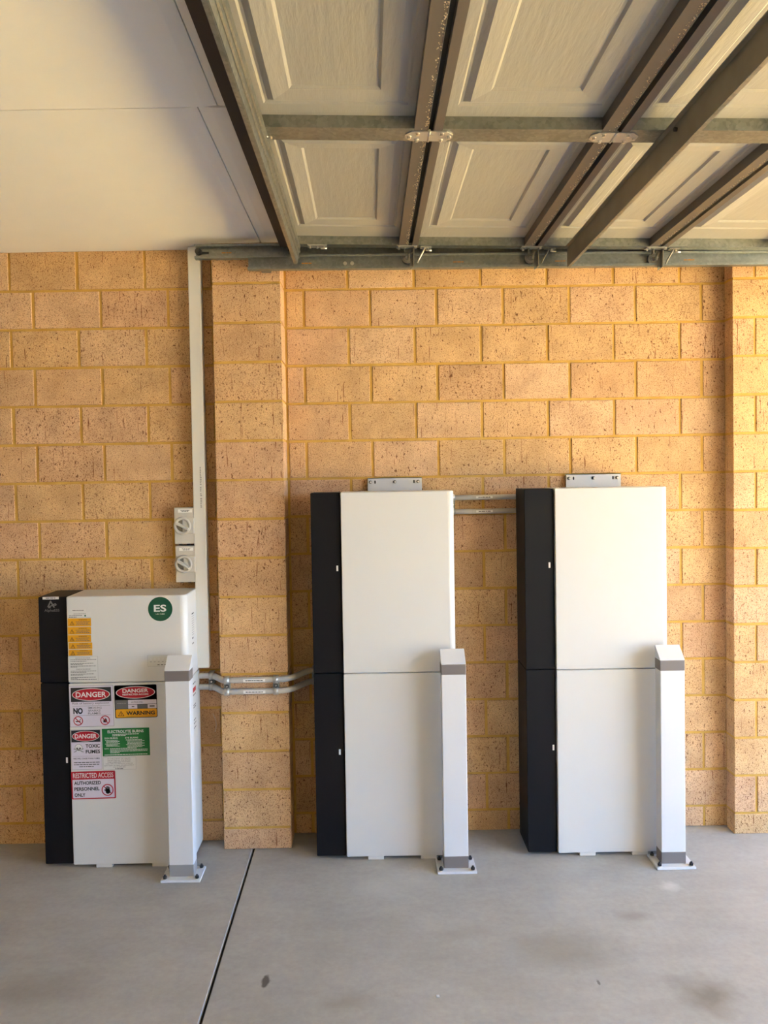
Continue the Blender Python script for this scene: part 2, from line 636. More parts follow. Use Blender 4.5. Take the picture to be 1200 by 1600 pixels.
class Print(MB):
    """flat shapes on a vertical sheet facing -y, in units of the sheet (u right, w up, metres); layer lifts each ink a hair"""

    def __init__(self, frame):
        super().__init__()
        self.fr = frame     # function (u, w, lift) -> world point

    def poly(self, pts, m, layer=1):
        return self.add([self.fr(u, w, .0004 + .00022 * layer) for u, w in pts], [list(range(len(pts)))], m)

    def rect(self, u0, w0, u1, w1, m, layer=1):
        return self.poly([(u0, w0), (u1, w0), (u1, w1), (u0, w1)], m, layer)

    def rrect(self, u0, w0, u1, w1, r, m, layer=1):
        p = arc(u1 - r, w0 + r, r, -90, 0, 5) + arc(u1 - r, w1 - r, r, 0, 90, 5) + arc(u0 + r, w1 - r, r, 90, 180, 5) + arc(u0 + r, w0 + r, r, 180, 270, 5)
        return self.poly(p, m, layer)

    def ell(self, cu, cw, ru, rw, m, layer=1, n=40):
        return self.poly([(cu + ru * math.cos(2 * math.pi * k / n), cw + rw * math.sin(2 * math.pi * k / n)) for k in range(n)], m, layer)

    def ring(self, cu, cw, r0, r1, m, layer=1, n=32):
        for k in range(n):
            a, e = 2 * math.pi * k / n, 2 * math.pi * (k + 1) / n
            self.poly([(cu + r0 * math.cos(a), cw + r0 * math.sin(a)), (cu + r1 * math.cos(a), cw + r1 * math.sin(a)),
                       (cu + r1 * math.cos(e), cw + r1 * math.sin(e)), (cu + r0 * math.cos(e), cw + r0 * math.sin(e))], m, layer)
        return self

    def bar(self, u0, w0, u1, w1, t, m, layer=1):
        d = Vector((u1 - u0, w1 - w0)).normalized()
        n = Vector((-d.y, d.x)) * t / 2
        return self.poly([(u0 - n.x, w0 - n.y), (u1 - n.x, w1 - n.y), (u1 + n.x, w1 + n.y), (u0 + n.x, w0 + n.y)], m, layer)

    def text(self, s, u0, w0, u1, w1, m, layer=2, bold=0., spacing=1.):
        """words fitted into a box"""
        vs, fs = font_mesh(s, bold, spacing)
        if not vs:
            return self
        ax, bx = min(p.x for p in vs), max(p.x for p in vs)
        ay, by = min(p.y for p in vs), max(p.y for p in vs)
        return self.add([self.fr(u0 + (p.x - ax) / (bx - ax) * (u1 - u0), w0 + (p.y - ay) / (by - ay) * (w1 - w0), .0004 + .00022 * layer) for p in vs], fs, m)

    def dashes(self, u0, u1, w, h, m, layer=2, seed=0, fill=1.):
        """a line of print too small to read: word-length strokes"""
        rnd = random.Random(seed)
        u = u0
        end = u0 + (u1 - u0) * fill
        while u < end:
            l = min(rnd.uniform(1.5, 5.) * h, end - u)
            if l > .3 * h:
                self.rect(u, w - h / 2, u + l, w + h / 2, m, layer)
            u += l + h * .6
        return self

    def triangle(self, cu, cw, s, m_in, m_out, layer=2):
        tri = lambda k: [(cu - s * k, cw - s * .55 * k), (cu + s * k, cw - s * .55 * k), (cu, cw + s * 1.1 * k)]
        self.poly(tri(1.), m_out, layer)
        self.poly(tri(.72), m_in, layer + 1)
        self.bar(cu + s * .12, cw + s * .45, cu - s * .1, cw + s * .05, s * .16, m_out, layer + 2)
        self.bar(cu - s * .12, cw + s * .08, cu + s * .14, cw + s * .08, s * .12, m_out, layer + 2)
        self.bar(cu + s * .1, cw + s * .08, cu - s * .02, cw - s * .32, s * .15, m_out, layer + 2)
        return self


# ------------------------------------------------------------------ battery cabinets
def cover_profile(x0, x1, yf, yb, r):
    """plan outline of a cover: square left edge, rounded right front corner"""
    return [(x0, yf + .002), (x0 + .002, yf)] + arc(x1 - r, yf + r, r, -90, 0, 9) + [(x1, yb), (x0, yb)]


def cover(name, root, x0, x1, yf, yb, z0, z1, r, chamfer=.003):
    mb = MB()
    prof = cover_profile(x0, x1, yf, yb, r)
    c = Vector(((x0 + x1) / 2, (yf + yb) / 2))
    def ins(p, k):
        d = Vector(p) - c
        return (c.x + d.x * (1 - k / ((x1 - x0) / 2)), c.y + d.y * (1 - k / ((yb - yf) / 2)))
    rings = [([ins(p, chamfer) for p in prof], z0), (prof, z0 + chamfer), (prof, z1 - chamfer), ([ins(p, chamfer) for p in prof], z1)]
    n = len(prof)
    vs = [(u, w, z) for ring, z in rings for u, w in ring]
    fs = [list(range(n - 1, -1, -1)), list(range(3 * n, 4 * n))]
    for k in range(3):
        fs += [(k * n + i, k * n + (i + 1) % n, (k + 1) * n + (i + 1) % n, (k + 1) * n + i) for i in range(n)]
    mb.add(vs, fs, 'cabinet_white')
    o = put(mb, name, root)
    for p in o.data.polygons:      # only the rounded corner is shaded smooth
        nx = p.normal
        p.use_smooth = abs(nx.z) < .1 and .02 < nx.x < .98 and nx.y < -.02
    return o


def cabinet(x_left, x_mid, x_right, yf, yb, z_split, z_top, label, group):
    ydark = yf + .013
    root = thing('battery_cabinet', ((x_left + x_right) / 2, (yf + yb) / 2, 0), label, 'cabinet', group)
    core = MB().box(x_left + .012, x_right - .012, ydark + .02, yb - .001, .012, z_top - .012, 'cabinet_core')
    put(core, 'inner_frame', root, 'black inner frame behind the covers')
    cover('upper_front_cover', root, x_mid, x_right, yf, yb, z_split + .0015, z_top, .028)
    cover('lower_front_cover', root, x_mid, x_right, yf, yb, .014, z_split - .0015, .028)
    put(MB().bbox(x_left, x_mid - .0045, ydark, yb, z_split + .0015, z_top - .001, 'cabinet_black', .003), 'upper_side_panel', root, 'matt black side panel')
    put(MB().bbox(x_left, x_mid - .0045, ydark, yb, .014, z_split - .0015, 'cabinet_black', .003), 'lower_side_panel', root, 'matt black side panel')
    for u in (.19, .66):
        xa = x_mid + (x_right - x_mid) * u
        put(MB().bbox(xa, xa + .068, yf + .001, yf + .03, 0.0005, .018, 'cabinet_white', .001, 1), 'foot', root)
        put(MB().bbox(xa, xa + .068, yb - .035, yb - .005, 0.0005, .018, 'cabinet_white', .001, 1), 'foot', root)
    return root


def status_light(root, px, py, y):
    x, z = at(px, py, y)
    put(MB().bbox(x - .004, x + .004, y - .0012, y + .004, z - .012, z + .012, 'led_white', .001, 1), 'status_light', root, 'small white light strip')


def wall_bracket(root, px0, px1, py0, z_bot, y=-.022):
    x0, z1 = at(px0, py0, y)
    x1, _ = at(px1, py0, y)
    mb = MB().box(x0, x1, y, y + .003, z_bot, z1, 'cabinet_white')
    mb.box(x0, x1, y, -.001, z1 - .003, z1, 'cabinet_white')
    mb.box(x0, x0 + .003, y, -.05, z_bot - .02, z_bot + .03, 'cabinet_white') if False else None
    br = put(mb, 'wall_bracket', root, 'folded white steel mounting bracket')
    L = x1 - x0
    zc = z1 - .019
    for u in (.05, .50, .93):
        b_ = MB().cyl((x0 + L * u, y, zc), (x0 + L * u, y - .004, zc), .0075, 'dark_bolt', n=12)
        b_.cyl((x0 + L * u + .0015, y - .004, zc - .0005), (x0 + L * u + .0015, y - .009, zc - .0005), .0052, 'bolt_steel', n=6, smooth=False)
        o = b_.build('bolt')
        o.parent = br
    for u in (.135, .855):
        b_ = MB().prism([(x0 + L * u + a, zc + e) for a, e in arc(0, .004, .0035, 0, 180, 6) + arc(0, -.004, .0035, 180, 360, 6)], 'y', y - .0006, y, 'ink_black')
        o = b_.build('slot')
        o.parent = br


c1 = cabinet(-1.411, -1.286, -.779, -.285, -.076, .794, 1.162, 'short white and black cabinet covered in hazard stickers, with a round green badge', 'battery cabinets')
c2 = cabinet(-.2505, -.1215, .361, -.26, -.06, .8075, 1.583, 'tall white cabinet with black left side, joined by grey pipes on both sides', 'battery cabinets')
c3 = cabinet(.662, .790, 1.2715, -.26, -.06, .8075, 1.585, 'tall white cabinet beside the brick corner, its black side face showing', 'battery cabinets')
for px, py in ((527, 888), (531, 1175)):
    status_light(c2, px, py, -.247)
for px, py in ((858.5, 883), (864.8, 1168)):
    status_light(c3, px, py, -.247)
status_light(c1, 104.6, 1187.7, -.272)
wall_bracket(c2, 574.5, 659, 747, 1.55)
wall_bracket(c3, 884.5, 970, 741, 1.55)
YF1 = -.285


def on_front(y):
    return lambda u, w, lift: (u, y - lift, w)


def sticker(root, name, px0, py0, px1, py1, base, design, y=YF1, rounded=0., label=None, tilt=0.):
    """a sticker between two photograph corners on a front face; design(p, W, H) prints on it in metres from its lower left corner"""
    xa, za = at(px0, py1, y)
    xb, zb = at(px1, py0, y)
    Wd, Hd = xb - xa, zb - za
    ct, st = math.cos(tilt), math.sin(tilt)
    def fr(u, w, lift):
        du, dw = u - Wd / 2, w - Hd / 2
        return (xa + Wd / 2 + du * ct - dw * st, y - lift, za + Hd / 2 + du * st + dw * ct)
    mb = MB()
    if rounded:
        out = arc(Wd - rounded, rounded, rounded, -90, 0, 5) + arc(Wd - rounded, Hd - rounded, rounded, 0, 90, 5) + arc(rounded, Hd - rounded, rounded, 90, 180, 5) + arc(rounded, rounded, rounded, 180, 270, 5)
    else:
        out = [(0, 0), (Wd, 0), (Wd, Hd), (0, Hd)]
    n = len(out)
    vs = [fr(u, w, -.0008) for u, w in out] + [fr(u, w, .0004) for u, w in out]
    mb.add(vs, [list(range(n)), list(range(n, 2 * n))] + [(i, (i + 1) % n, n + (i + 1) % n, n + i) for i in range(n)], base)
    st_ = put(mb, name, root, label)
    p = Print(fr)
    design(p, Wd, Hd)
    o = p.build('printed_design')
    o.parent = st_
    return st_


def d_border(p, W_, H_, m, t=.0015):
    p.rect(0, 0, W_, t, m); p.rect(0, H_ - t, W_, H_, m); p.rect(0, 0, t, H_, m); p.rect(W_ - t, 0, W_, H_, m)


def no_ring(p, u, w, r):
    p.ring(u, w, r * .82, r, 'ink_red', 4)
    p.bar(u - r * .62, w + r * .62, u + r * .62, w - r * .62, r * .18, 'ink_red', 4)


def danger_head(p, u0, w0, u1, w1, bold=.02, second=None):
    p.rect(u0, w0, u1, w1, 'ink_black', 1)
    cu, cw, ru, rw = (u0 + u1) / 2, (w0 + w1) / 2, (u1 - u0) / 2 * .94, (w1 - w0) / 2 * .88
    p.ell(cu, cw, ru, rw, 'ink_white', 2)
    p.ell(cu, cw, ru * .965, rw * .91, 'ink_red', 3)
    if second:
        p.text('DANGER', cu - ru * .66, cw - rw * .02, cu + ru * .66, cw + rw * .60, 'ink_white', 4, bold)
        p.text(second, cu - ru * .66, cw - rw * .45, cu + ru * .66, cw - rw * .17, 'ink_white', 4, bold)
    else:
        p.text('DANGER', cu - ru * .80, cw - rw * .42, cu + ru * .80, cw + rw * .42, 'ink_white', 4, bold)


def d_danger1(p, W_, H_):
    d_border(p, W_, H_, 'ink_grey')
    k = H_
    danger_head(p, .04 * W_, .61 * k, .955 * W_, .955 * k)
    p.text('Risk of battery explosion', .07 * W_, .535 * k, .90 * W_, .60 * k, 'ink_midgrey', 2, .004)
    p.rect(.07 * W_, .505 * k, .93 * W_, .512 * k, 'ink_grey', 2)
    p.text('NO', .085 * W_, .315 * k, .30 * W_, .465 * k, 'ink_black', 2, .05)
    for i, s in enumerate(('SMOKING', 'SPARKS', 'FLAMES')):
        z = (.435 - .068 * i) * k
        p.text(s, .42 * W_, z, (.73 if i == 0 else .70) * W_, z + .048 * k, 'ink_midgrey', 2, .004)
    p.rect(.07 * W_, .275 * k, .93 * W_, .282 * k, 'ink_grey', 2)
    for u in (.19, .80):
        uu, ww, r = u * W_, .15 * k, .108 * W_
        if u < .5:
            p.bar(uu - r * .55, ww - r * .12, uu + r * .45, ww - r * .12, r * .2, 'ink_black', 3)
            p.bar(uu + r * .3, ww + r * .05, uu + r * .5, ww + r * .45, r * .12, 'ink_black', 3)
        else:
            p.poly([(uu - r * .4, ww - r * .45), (uu + r * .4, ww - r * .45), (uu + r * .38, ww + .05 * r), (uu + r * .1, ww + r * .55), (uu - r * .05, ww + r * .1), (uu - r * .35, ww + r * .2)], 'ink_black', 3)
        no_ring(p, uu, ww, r)


def d_danger2(p, W_, H_):
    k = H_
    p.rrect(.0, .0, W_, k, .006, 'ink_black', 1)
    danger_head(p, .01 * W_, .56 * k, .99 * W_, .985 * k, .02, 'RESTRICTED ACCESS')
    p.rect(.02 * W_, .28 * k, .31 * W_, .545 * k, 'ink_midgrey', 2)
    p.dashes(.06 * W_, .27 * W_, .45 * k, .02 * k, 'ink_grey', 3, 3)
    p.rect(.315 * W_, .415 * k, .985 * W_, .545 * k, 'sign_white', 2)
    p.text('ALPHA-ESS', .39 * W_, .455 * k, .66 * W_, .50 * k, 'ink_midgrey', 3)
    p.rect(.315 * W_, .28 * k, .53 * W_, .405 * k, 'sign_white', 2)
    p.dashes(.40 * W_, .46 * W_, .345 * k, .035 * k, 'ink_midgrey', 3, 5)
    p.rect(.535 * W_, .28 * k, .77 * W_, .405 * k, 'ink_midgrey', 2)
    p.rect(.775 * W_, .28 * k, .985 * W_, .405 * k, 'sign_white', 2)
    p.dashes(.82 * W_, .94 * W_, .345 * k, .04 * k, 'ink_midgrey', 3, 6)
    p.rrect(.02 * W_, .02 * k, .985 * W_, .27 * k, .005, 'ink_yellow', 2)
    p.triangle(.145 * W_, .115 * k, .075 * W_, 'ink_yellow', 'ink_black', 3)
    p.text('WARNING', .265 * W_, .085 * k, .94 * W_, .205 * k, 'ink_black', 3, .035)
    p.rect(.265 * W_, .045 * k, .94 * W_, .052 * k, 'ink_black', 3)


def d_danger3(p, W_, H_):
    k = H_
    d_border(p, W_, H_, 'ink_grey', .0012)
    danger_head(p, .02 * W_, .69 * k, .97 * W_, .985 * k)
    # skull over crossed bones
    u, w, r = .25 * W_, .555 * k, .115 * W_
    p.bar(u - r * 1.4, w - r * 1.3, u + r * 1.4, w - r * .3, r * .25, 'ink_grey', 2)
    p.bar(u - r * 1.4, w - r * .3, u + r * 1.4, w - r * 1.3, r * .25, 'ink_grey', 2)
    p.ell(u, w, r * 1.08, r * 1.0, 'ink_grey', 3)
    p.ell(u, w, r * .96, r * .88, 'ink_white', 4)
    p.rect(u - r * .55, w - r * 1.15, u + r * .55, w - r * .5, 'ink_white', 4)
    p.ell(u - r * .42, w - r * .2, r * .26, r * .24, 'ink_black', 5, 16)
    p.ell(u + r * .42, w - r * .2, r * .26, r * .24, 'ink_black', 5, 16)
    p.poly([(u - r * .12, w - r * .62), (u + r * .12, w - r * .62), (u, w - r * .38)], 'ink_black', 5)
    for i in range(3):
        p.rect(u - r * .35 + i * r * .3, w - r * 1.12, u - r * .30 + i * r * .3, w - r * .8, 'ink_grey', 5)
    p.text('TOXIC', .48 * W_, .545 * k, .95 * W_, .635 * k, 'ink_black', 2, .03)
    p.text('FUMES', .48 * W_, .405 * k, .95 * W_, .495 * k, 'ink_black', 2, .03)
    p.rect(.05 * W_, .335 * k, .95 * W_, .34 * k, 'ink_grey', 2)
    p.text('FIRE WILL CAUSE TOXIC FUMES', .07 * W_, .262 * k, .93 * W_, .296 * k, 'ink_black', 2, .01)
    for i, (a, e) in enumerate(((.08, .93), (.08, .93), (.25, .75))):
        p.dashes(a * W_, e * W_, (.182 - .052 * i) * k, .020 * k, 'ink_midgrey', 2, 20 + i)


def d_green(p, W_, H_):
    k = H_
    p.text('ELECTROLYTE BURNS', .12 * W_, .835 * k, .88 * W_, .935 * k, 'ink_white', 2, .015)
    p.dashes(.22 * W_, .78 * W_, .785 * k, .022 * k, 'ink_white', 2, 31)
    p.dashes(.22 * W_, .50 * W_, .735 * k, .022 * k, 'ink_white', 2, 32)
    p.text('SKIN BURNS', .05 * W_, .62 * k, .33 * W_, .68 * k, 'ink_white', 2, .01)
    p.text('EYE BURNS', .49 * W_, .62 * k, .76 * W_, .68 * k, 'ink_white', 2, .01)
    for i in range(6):
        p.dashes((.06 if i in (0, 3) else .085) * W_, (.37 if i % 2 else .33) * W_, (.575 - .043 * i) * k, .018 * k, 'ink_white', 2, 40 + i)
    for i in range(7):
        p.dashes((.50 if i in (0, 4) else .53) * W_, (.89 if i % 2 else .84) * W_, (.575 - .043 * i) * k, .018 * k, 'ink_white', 2, 50 + i)
    p.text('NOTE:', .04 * W_, .255 * k, .135 * W_, .295 * k, 'ink_white', 2)
    for i, e in enumerate((.72, .95, .95, .36)):
        p.dashes(.16 * W_, e * W_, (.275 - .05 * i) * k, .020 * k, 'ink_white', 2, 60 + i)
    p.dashes(.04 * W_, .95 * W_, .05 * k, .022 * k, 'ink_white', 2, 66)


def d_plainlabel(p, W_, H_):
    k = H_
    d_border(p, W_, H_, 'ink_grey', .0008)
    for i, (s, a, e) in enumerate((('IN THE EVENT OF LIQUID', .14, .83), ('DETECTED IN THE BUND', .14, .83), ('LINE LABELLED WITH KIT', .14, .83), ('AND PPE TO REMOVE LIQUID', .07, .90), ('BATTERY FLUIDS IMMEDIATELY', .04, .93), ('TO SUPPLIER', .30, .68))):
        z = (.885 - .135 * i) * k
        p.text(s, a * W_, z - .045 * k, e * W_, z + .045 * k, 'ink_midgrey', 2, -.004)
    p.dashes(.36 * W_, .60 * W_, .085 * k, .06 * k, 'ink_midgrey', 2, 72)


def d_restricted(p, W_, H_):
    k = H_
    p.rrect(0, 0, W_, k, .005, 'ink_red', 1)
    p.rrect(.03 * W_, .04 * k, .97 * W_, .71 * k, .003, 'sign_white', 2)
    p.text('RESTRICTED ACCESS', .045 * W_, .765 * k, .955 * W_, .94 * k, 'ink_white', 2, .006)
    for i, (s, e) in enumerate((('AUTHORIZED', .67), ('PERSONNEL', .635), ('ONLY', .31))):
        z = (.52 - .215 * i) * k
        p.text(s, .065 * W_, z, e * W_, z + .13 * k, 'ink_black', 3, .03)
    u, w, r = .815 * W_, .315 * k, .135 * W_
    p.ring(u, w, r * .84, r, 'ink_red', 6)
    p.bar(u - r * .6, w + r * .6, u + r * .6, w - r * .6, r * .14, 'ink_red', 3)
    p.ell(u + r * .05, w - r * .25, r * .40, r * .42, 'ink_black', 4, 20)
    for a, e, l in ((-.28, .05, .45), (-.08, .1, .62), (.12, .1, .60), (.30, .05, .48)):
        p.bar(u + r * a, w - r * .2, u + r * (a - .02), w + r * l, r * .16, 'ink_black', 4)
    p.bar(u + r * .2, w - r * .35, u - r * .55, w + r * .02, r * .18, 'ink_black', 4)


def d_yellow(i, double=False):
    def d(p, W_, H_):
        k = H_
        p.rect(0, 0, W_, .02 * k, 'ink_orange', 1)
        p.triangle(.18 * W_, .34 * k, .105 * W_, 'ink_yellow', 'ink_black', 2)
        p.text('WARNING', .46 * W_, .74 * k, .82 * W_, .88 * k, 'ink_black', 2, .01)
        for j in range(3):
            p.dashes((.34 + .04 * (j % 2)) * W_, (.94 - .06 * (j % 2)) * W_, (.56 - .17 * j) * k, .075 * k, 'ink_midgrey', 2, 80 + i * 5 + j)
    return d


def d_white_notes(p, W_, H_):
    k = H_
    p.rect(0, 0, W_, .004 * k, 'ink_grey', 1)
    p.rect(W_ - .0008, 0, W_, k, 'ink_grey', 1)
    p.rect(0, k - .0008, W_, k, 'ink_grey', 1)
    for i, w in enumerate((.865, .80, .715, .67, .60, .565, .40, .355, .28, .235, .145, .10, .06)):
        p.dashes(.08 * W_, (.95, .62, .85, .5, .93, .3)[i % 6] * W_, w * k, .022 * k, 'ink_midgrey', 2, 90 + i)
    p.text('SHUTDOWN PROCEDURE', .25 * W_, .91 * k, .75 * W_, .945 * k, 'ink_black', 2, .01)
    p.text('STARTUP PROCEDURE', .27 * W_, .455 * k, .75 * W_, .495 * k, 'ink_black', 2, .01)


def d_white_top(p, W_, H_):
    k = H_
    p.rect(0, 0, W_, .05 * k, 'ink_grey', 1)
    p.dashes(.24 * W_, .78 * W_, .74 * k, .10 * k, 'ink_grey', 2, 110)
    p.dashes(.05 * W_, .62 * W_, .42 * k, .10 * k, 'ink_midgrey', 2, 111)
    p.dashes(.05 * W_, .38 * W_, .15 * k, .10 * k, 'ink_midgrey', 2, 112)
    p.ell(.75 * W_, .36 * k, .035 * W_, .16 * k, 'ink_darkgreen', 3, 16)


def d_line(seed, m='ink_midgrey', a=.12, e=.88):
    return lambda p, W_, H_: p.dashes(a * W_, e * W_, .5 * H_, .34 * H_, m, 2, seed)


def d_display(p, W_, H_):
    d_border(p, W_, H_, 'ink_grey', .0006)
    for i in range(5):
        u = (.16 + .18 * i) * W_
        p.ell(u, .64 * H_, .045 * W_, .09 * H_, 'label_white', 2, 14)
        p.dashes(u - .05 * W_, u + .05 * W_, .42 * H_, .05 * H_, 'ink_grey', 2, 130 + i)
    for u in (.5, .66, .82):
        p.rect((u - .05) * W_, .12 * H_, (u + .05) * W_, .17 * H_, 'ink_black', 2)


sticker(c1, 'hazard_sticker', 109.4, 1070.5, 176.6, 1136, 'sign_white', d_danger1, label='danger sticker against smoking, sparks and flames', tilt=.008)
sticker(c1, 'hazard_sticker', 179.8, 1069.5, 244.8, 1122, 'ink_black', d_danger2, rounded=.006, label='danger and warning sticker with rounded corners', tilt=.012)
sticker(c1, 'hazard_sticker', 112.0, 1139.5, 158, 1203, 'sign_white', d_danger3, label='danger sticker for toxic fumes with a skull', tilt=.006)
sticker(c1, 'first_aid_sticker', 160.4, 1137, 233.4, 1181.5, 'ink_green', d_green, label='green sticker about electrolyte burns', tilt=.012)
sticker(c1, 'notice_sticker', 161.5, 1182.5, 212.5, 1203, 'label_white', d_plainlabel, label='small white notice under the green sticker', tilt=.012)
sticker(c1, 'hazard_sticker', 112.2, 1204.3, 180.2, 1248.8, 'ink_red', d_restricted, rounded=.005, label='red and white restricted access sticker', tilt=.012)
for i, (a, e) in enumerate(((965.8, 979), (979.2, 991.6), (991.8, 1003.6))):
    sticker(c1, 'warning_label', 106.2, a, 142.2, e, 'ink_yellow', d_yellow(i), label='yellow warning label')
for i, (a, e) in enumerate(((1003.8, 1014.4), (1014.6, 1024.8))):
    sticker(c1, 'warning_label', 107.4, a, 144.2, e, 'ink_yellow', d_yellow(i + 3), label='yellow warning label')
sticker(c1, 'notice_sticker', 106.0, 956.5, 142.2, 965.6, 'label_white', d_white_top, label='white label above the yellow ones')
sticker(c1, 'notice_sticker', 110.5, 951.8, 133.5, 955.6, 'label_white', d_line(115), label='narrow white label')
sticker(c1, 'notice_sticker', 107.3, 1025, 152.6, 1064.2, 'label_white', d_white_notes, label='white label with lines of small print')
sticker(c1, 'display_window', 230.8, 1023.4, 264.5, 1041.5, 'display', d_display, label='clear display strip with small symbols')
sticker(c1, 'name_tag', 66.6, 932.4, 91.8, 936.8, 'label_white', d_line(116, a=.2, e=.8), y=-.272, label='white tag on the black panel')


def round_badge():
    x, z = at(250.4, 951.6, YF1)
    r = .0515
    fr = on_front(YF1)
    mb = MB().cyl((x, YF1 + .0004, z), (x, YF1 - .0006, z), r, 'ink_darkgreen', n=48)
    o = put(mb, 'round_badge', c1, 'round green badge lettered ES')
    p = Print(lambda u, w, l: (x + u, YF1 - .0004 - l, z + w))
    p.text('ES', -.52 * r, -.22 * r, .50 * r, .36 * r, 'ink_white', 2, .022)
    p.text('UN 3480', -.36 * r, -.46 * r, .36 * r, -.36 * r, 'ink_white', 2)
    q = p.build('printed_design')
    q.parent = o


round_badge()


def logo():
    y = -.272
    x0, z0 = at(69.6, 957, y)
    x1, z1 = at(92.6, 938, y)
    Wd, Hd = x1 - x0, z1 - z0
    p = Print(lambda u, w, l: (x0 + u * Wd, y - l, z0 + w * Hd))
    # open triangular A with a small wave beside it
    p.bar(.23, .44, .44, .97, .09, 'logo_grey', 1)
    p.bar(.40, .97, .66, .40, .10, 'logo_grey', 1)
    p.bar(.26, .44, .56, .60, .08, 'logo_grey', 1)
    p.bar(.26, .40, .42, .40, .08, 'logo_grey', 1)
    p.bar(.52, .58, .72, .72, .08, 'logo_grey', 2)
    p.bar(.72, .74, .80, .62, .08, 'logo_grey', 2)
    p.bar(.80, .62, .66, .55, .07, 'logo_grey', 2)
    p.text('AlphaESS', 0, 0, 1, .27, 'logo_grey', 1, .004)
    put(p, 'lettering', c1, 'grey logo and lettering on the black panel')


logo()


def side_print():
    """small print on the right-hand side of the first cabinet"""
    x = -.779
    p = Print(lambda u, w, l: (x + l, u, w))
    p.rect(-.20, 1.062, -.16, 1.067, 'ink_black', 1)
    for i in range(9):
        p.dashes(-.20, -.16, 1.053 - .010 * i, .0025, 'ink_grey', 1, 140 + i)
    p.rect(-.20, .955, -.175, .962, 'ink_midgrey', 1)
    p.rect(-.20, .932, -.17, .938, 'ink_midgrey', 1)
    q = Print(lambda u, w, l: (x + l, u, w))
    q.rect(-.215, .700, -.155, .775, 'label_white', 1)
    q.rect(-.215, .722, -.155, .742, 'ink_red', 2)
    q.dashes(-.21, -.16, .760, .006, 'ink_midgrey', 2, 170)
    q.dashes(-.21, -.16, .710, .006, 'ink_midgrey', 2, 171)
    put(q, 'side_sticker', c1, 'white and red sticker on the cabinet side')
    for i, z in enumerate((.665, .655, .60, .585, .565)):
        p.dashes(-.205, -.16, z, .005, 'ink_midgrey', 1, 150 + i)
    put(p, 'lettering', c1, 'small print on the cabinet side')


side_print()


# ------------------------------------------------------------------ bollards
def bollard(x, yf, label, band_low):
    w, d = .051, .058
    root = thing('bollard', (x, yf + d / 2, 0), label, 'bollard', 'steel bollards')
    yb = yf + d
    put(MB().bbox(x - .080, x + .082, yf - .030, yb + .028, .0005, .010, 'bollard_white', .001, 1), 'base_plate', root)
    put(MB().bbox(x - w, x + w, yf, yb, .009, .868, 'bollard_white', .003), 'post', root)
    cap = MB().prism([(yf, .867), (yb, .867), (yb, .917), (yb - .003, .9175), (yf, .869)], 'x', x - w, x + w, 'bollard_white')
    put(cap, 'sloping_cap', root)
    e = .0008
    put(MB().bbox(x - w - e, x + w + e, yf - e, yb + e, .821, .866, 'band_grey', .003), 'upper_band', root, 'grey tape band below the cap')
    put(MB().bbox(x - w - e, x + w + e, yf - e, yb + e, .0102, .061, band_low, .003), 'lower_band', root, 'grey tape band above the base plate')
    for sx in (-1, 1):
        for yy in (yf - .016, yb + .012):
            bx = x + .001 + sx * .066
            mb = MB().cyl((bx, yy, .0099), (bx, yy, .0125), .011, 'bolt_steel', n=14)
            mb.cyl((bx, yy, .0125), (bx, yy, .021), .0085, 'dark_bolt', n=6, smooth=False)
            mb.cyl((bx, yy, .021), (bx, yy, .027), .0045, 'dark_bolt', n=8)
            put(mb, 'anchor_bolt', root)


bollard(-.800, -.390, 'white steel bollard in front of the sticker-covered cabinet', 'band_grey_pale')
bollard(.338, -.362, 'white steel bollard in front of the middle cabinet between the two others', 'band_grey')
bollard(1.247, -.358, 'white steel bollard nearest the brick corner, in front of the tall cabinet there', 'band_grey')


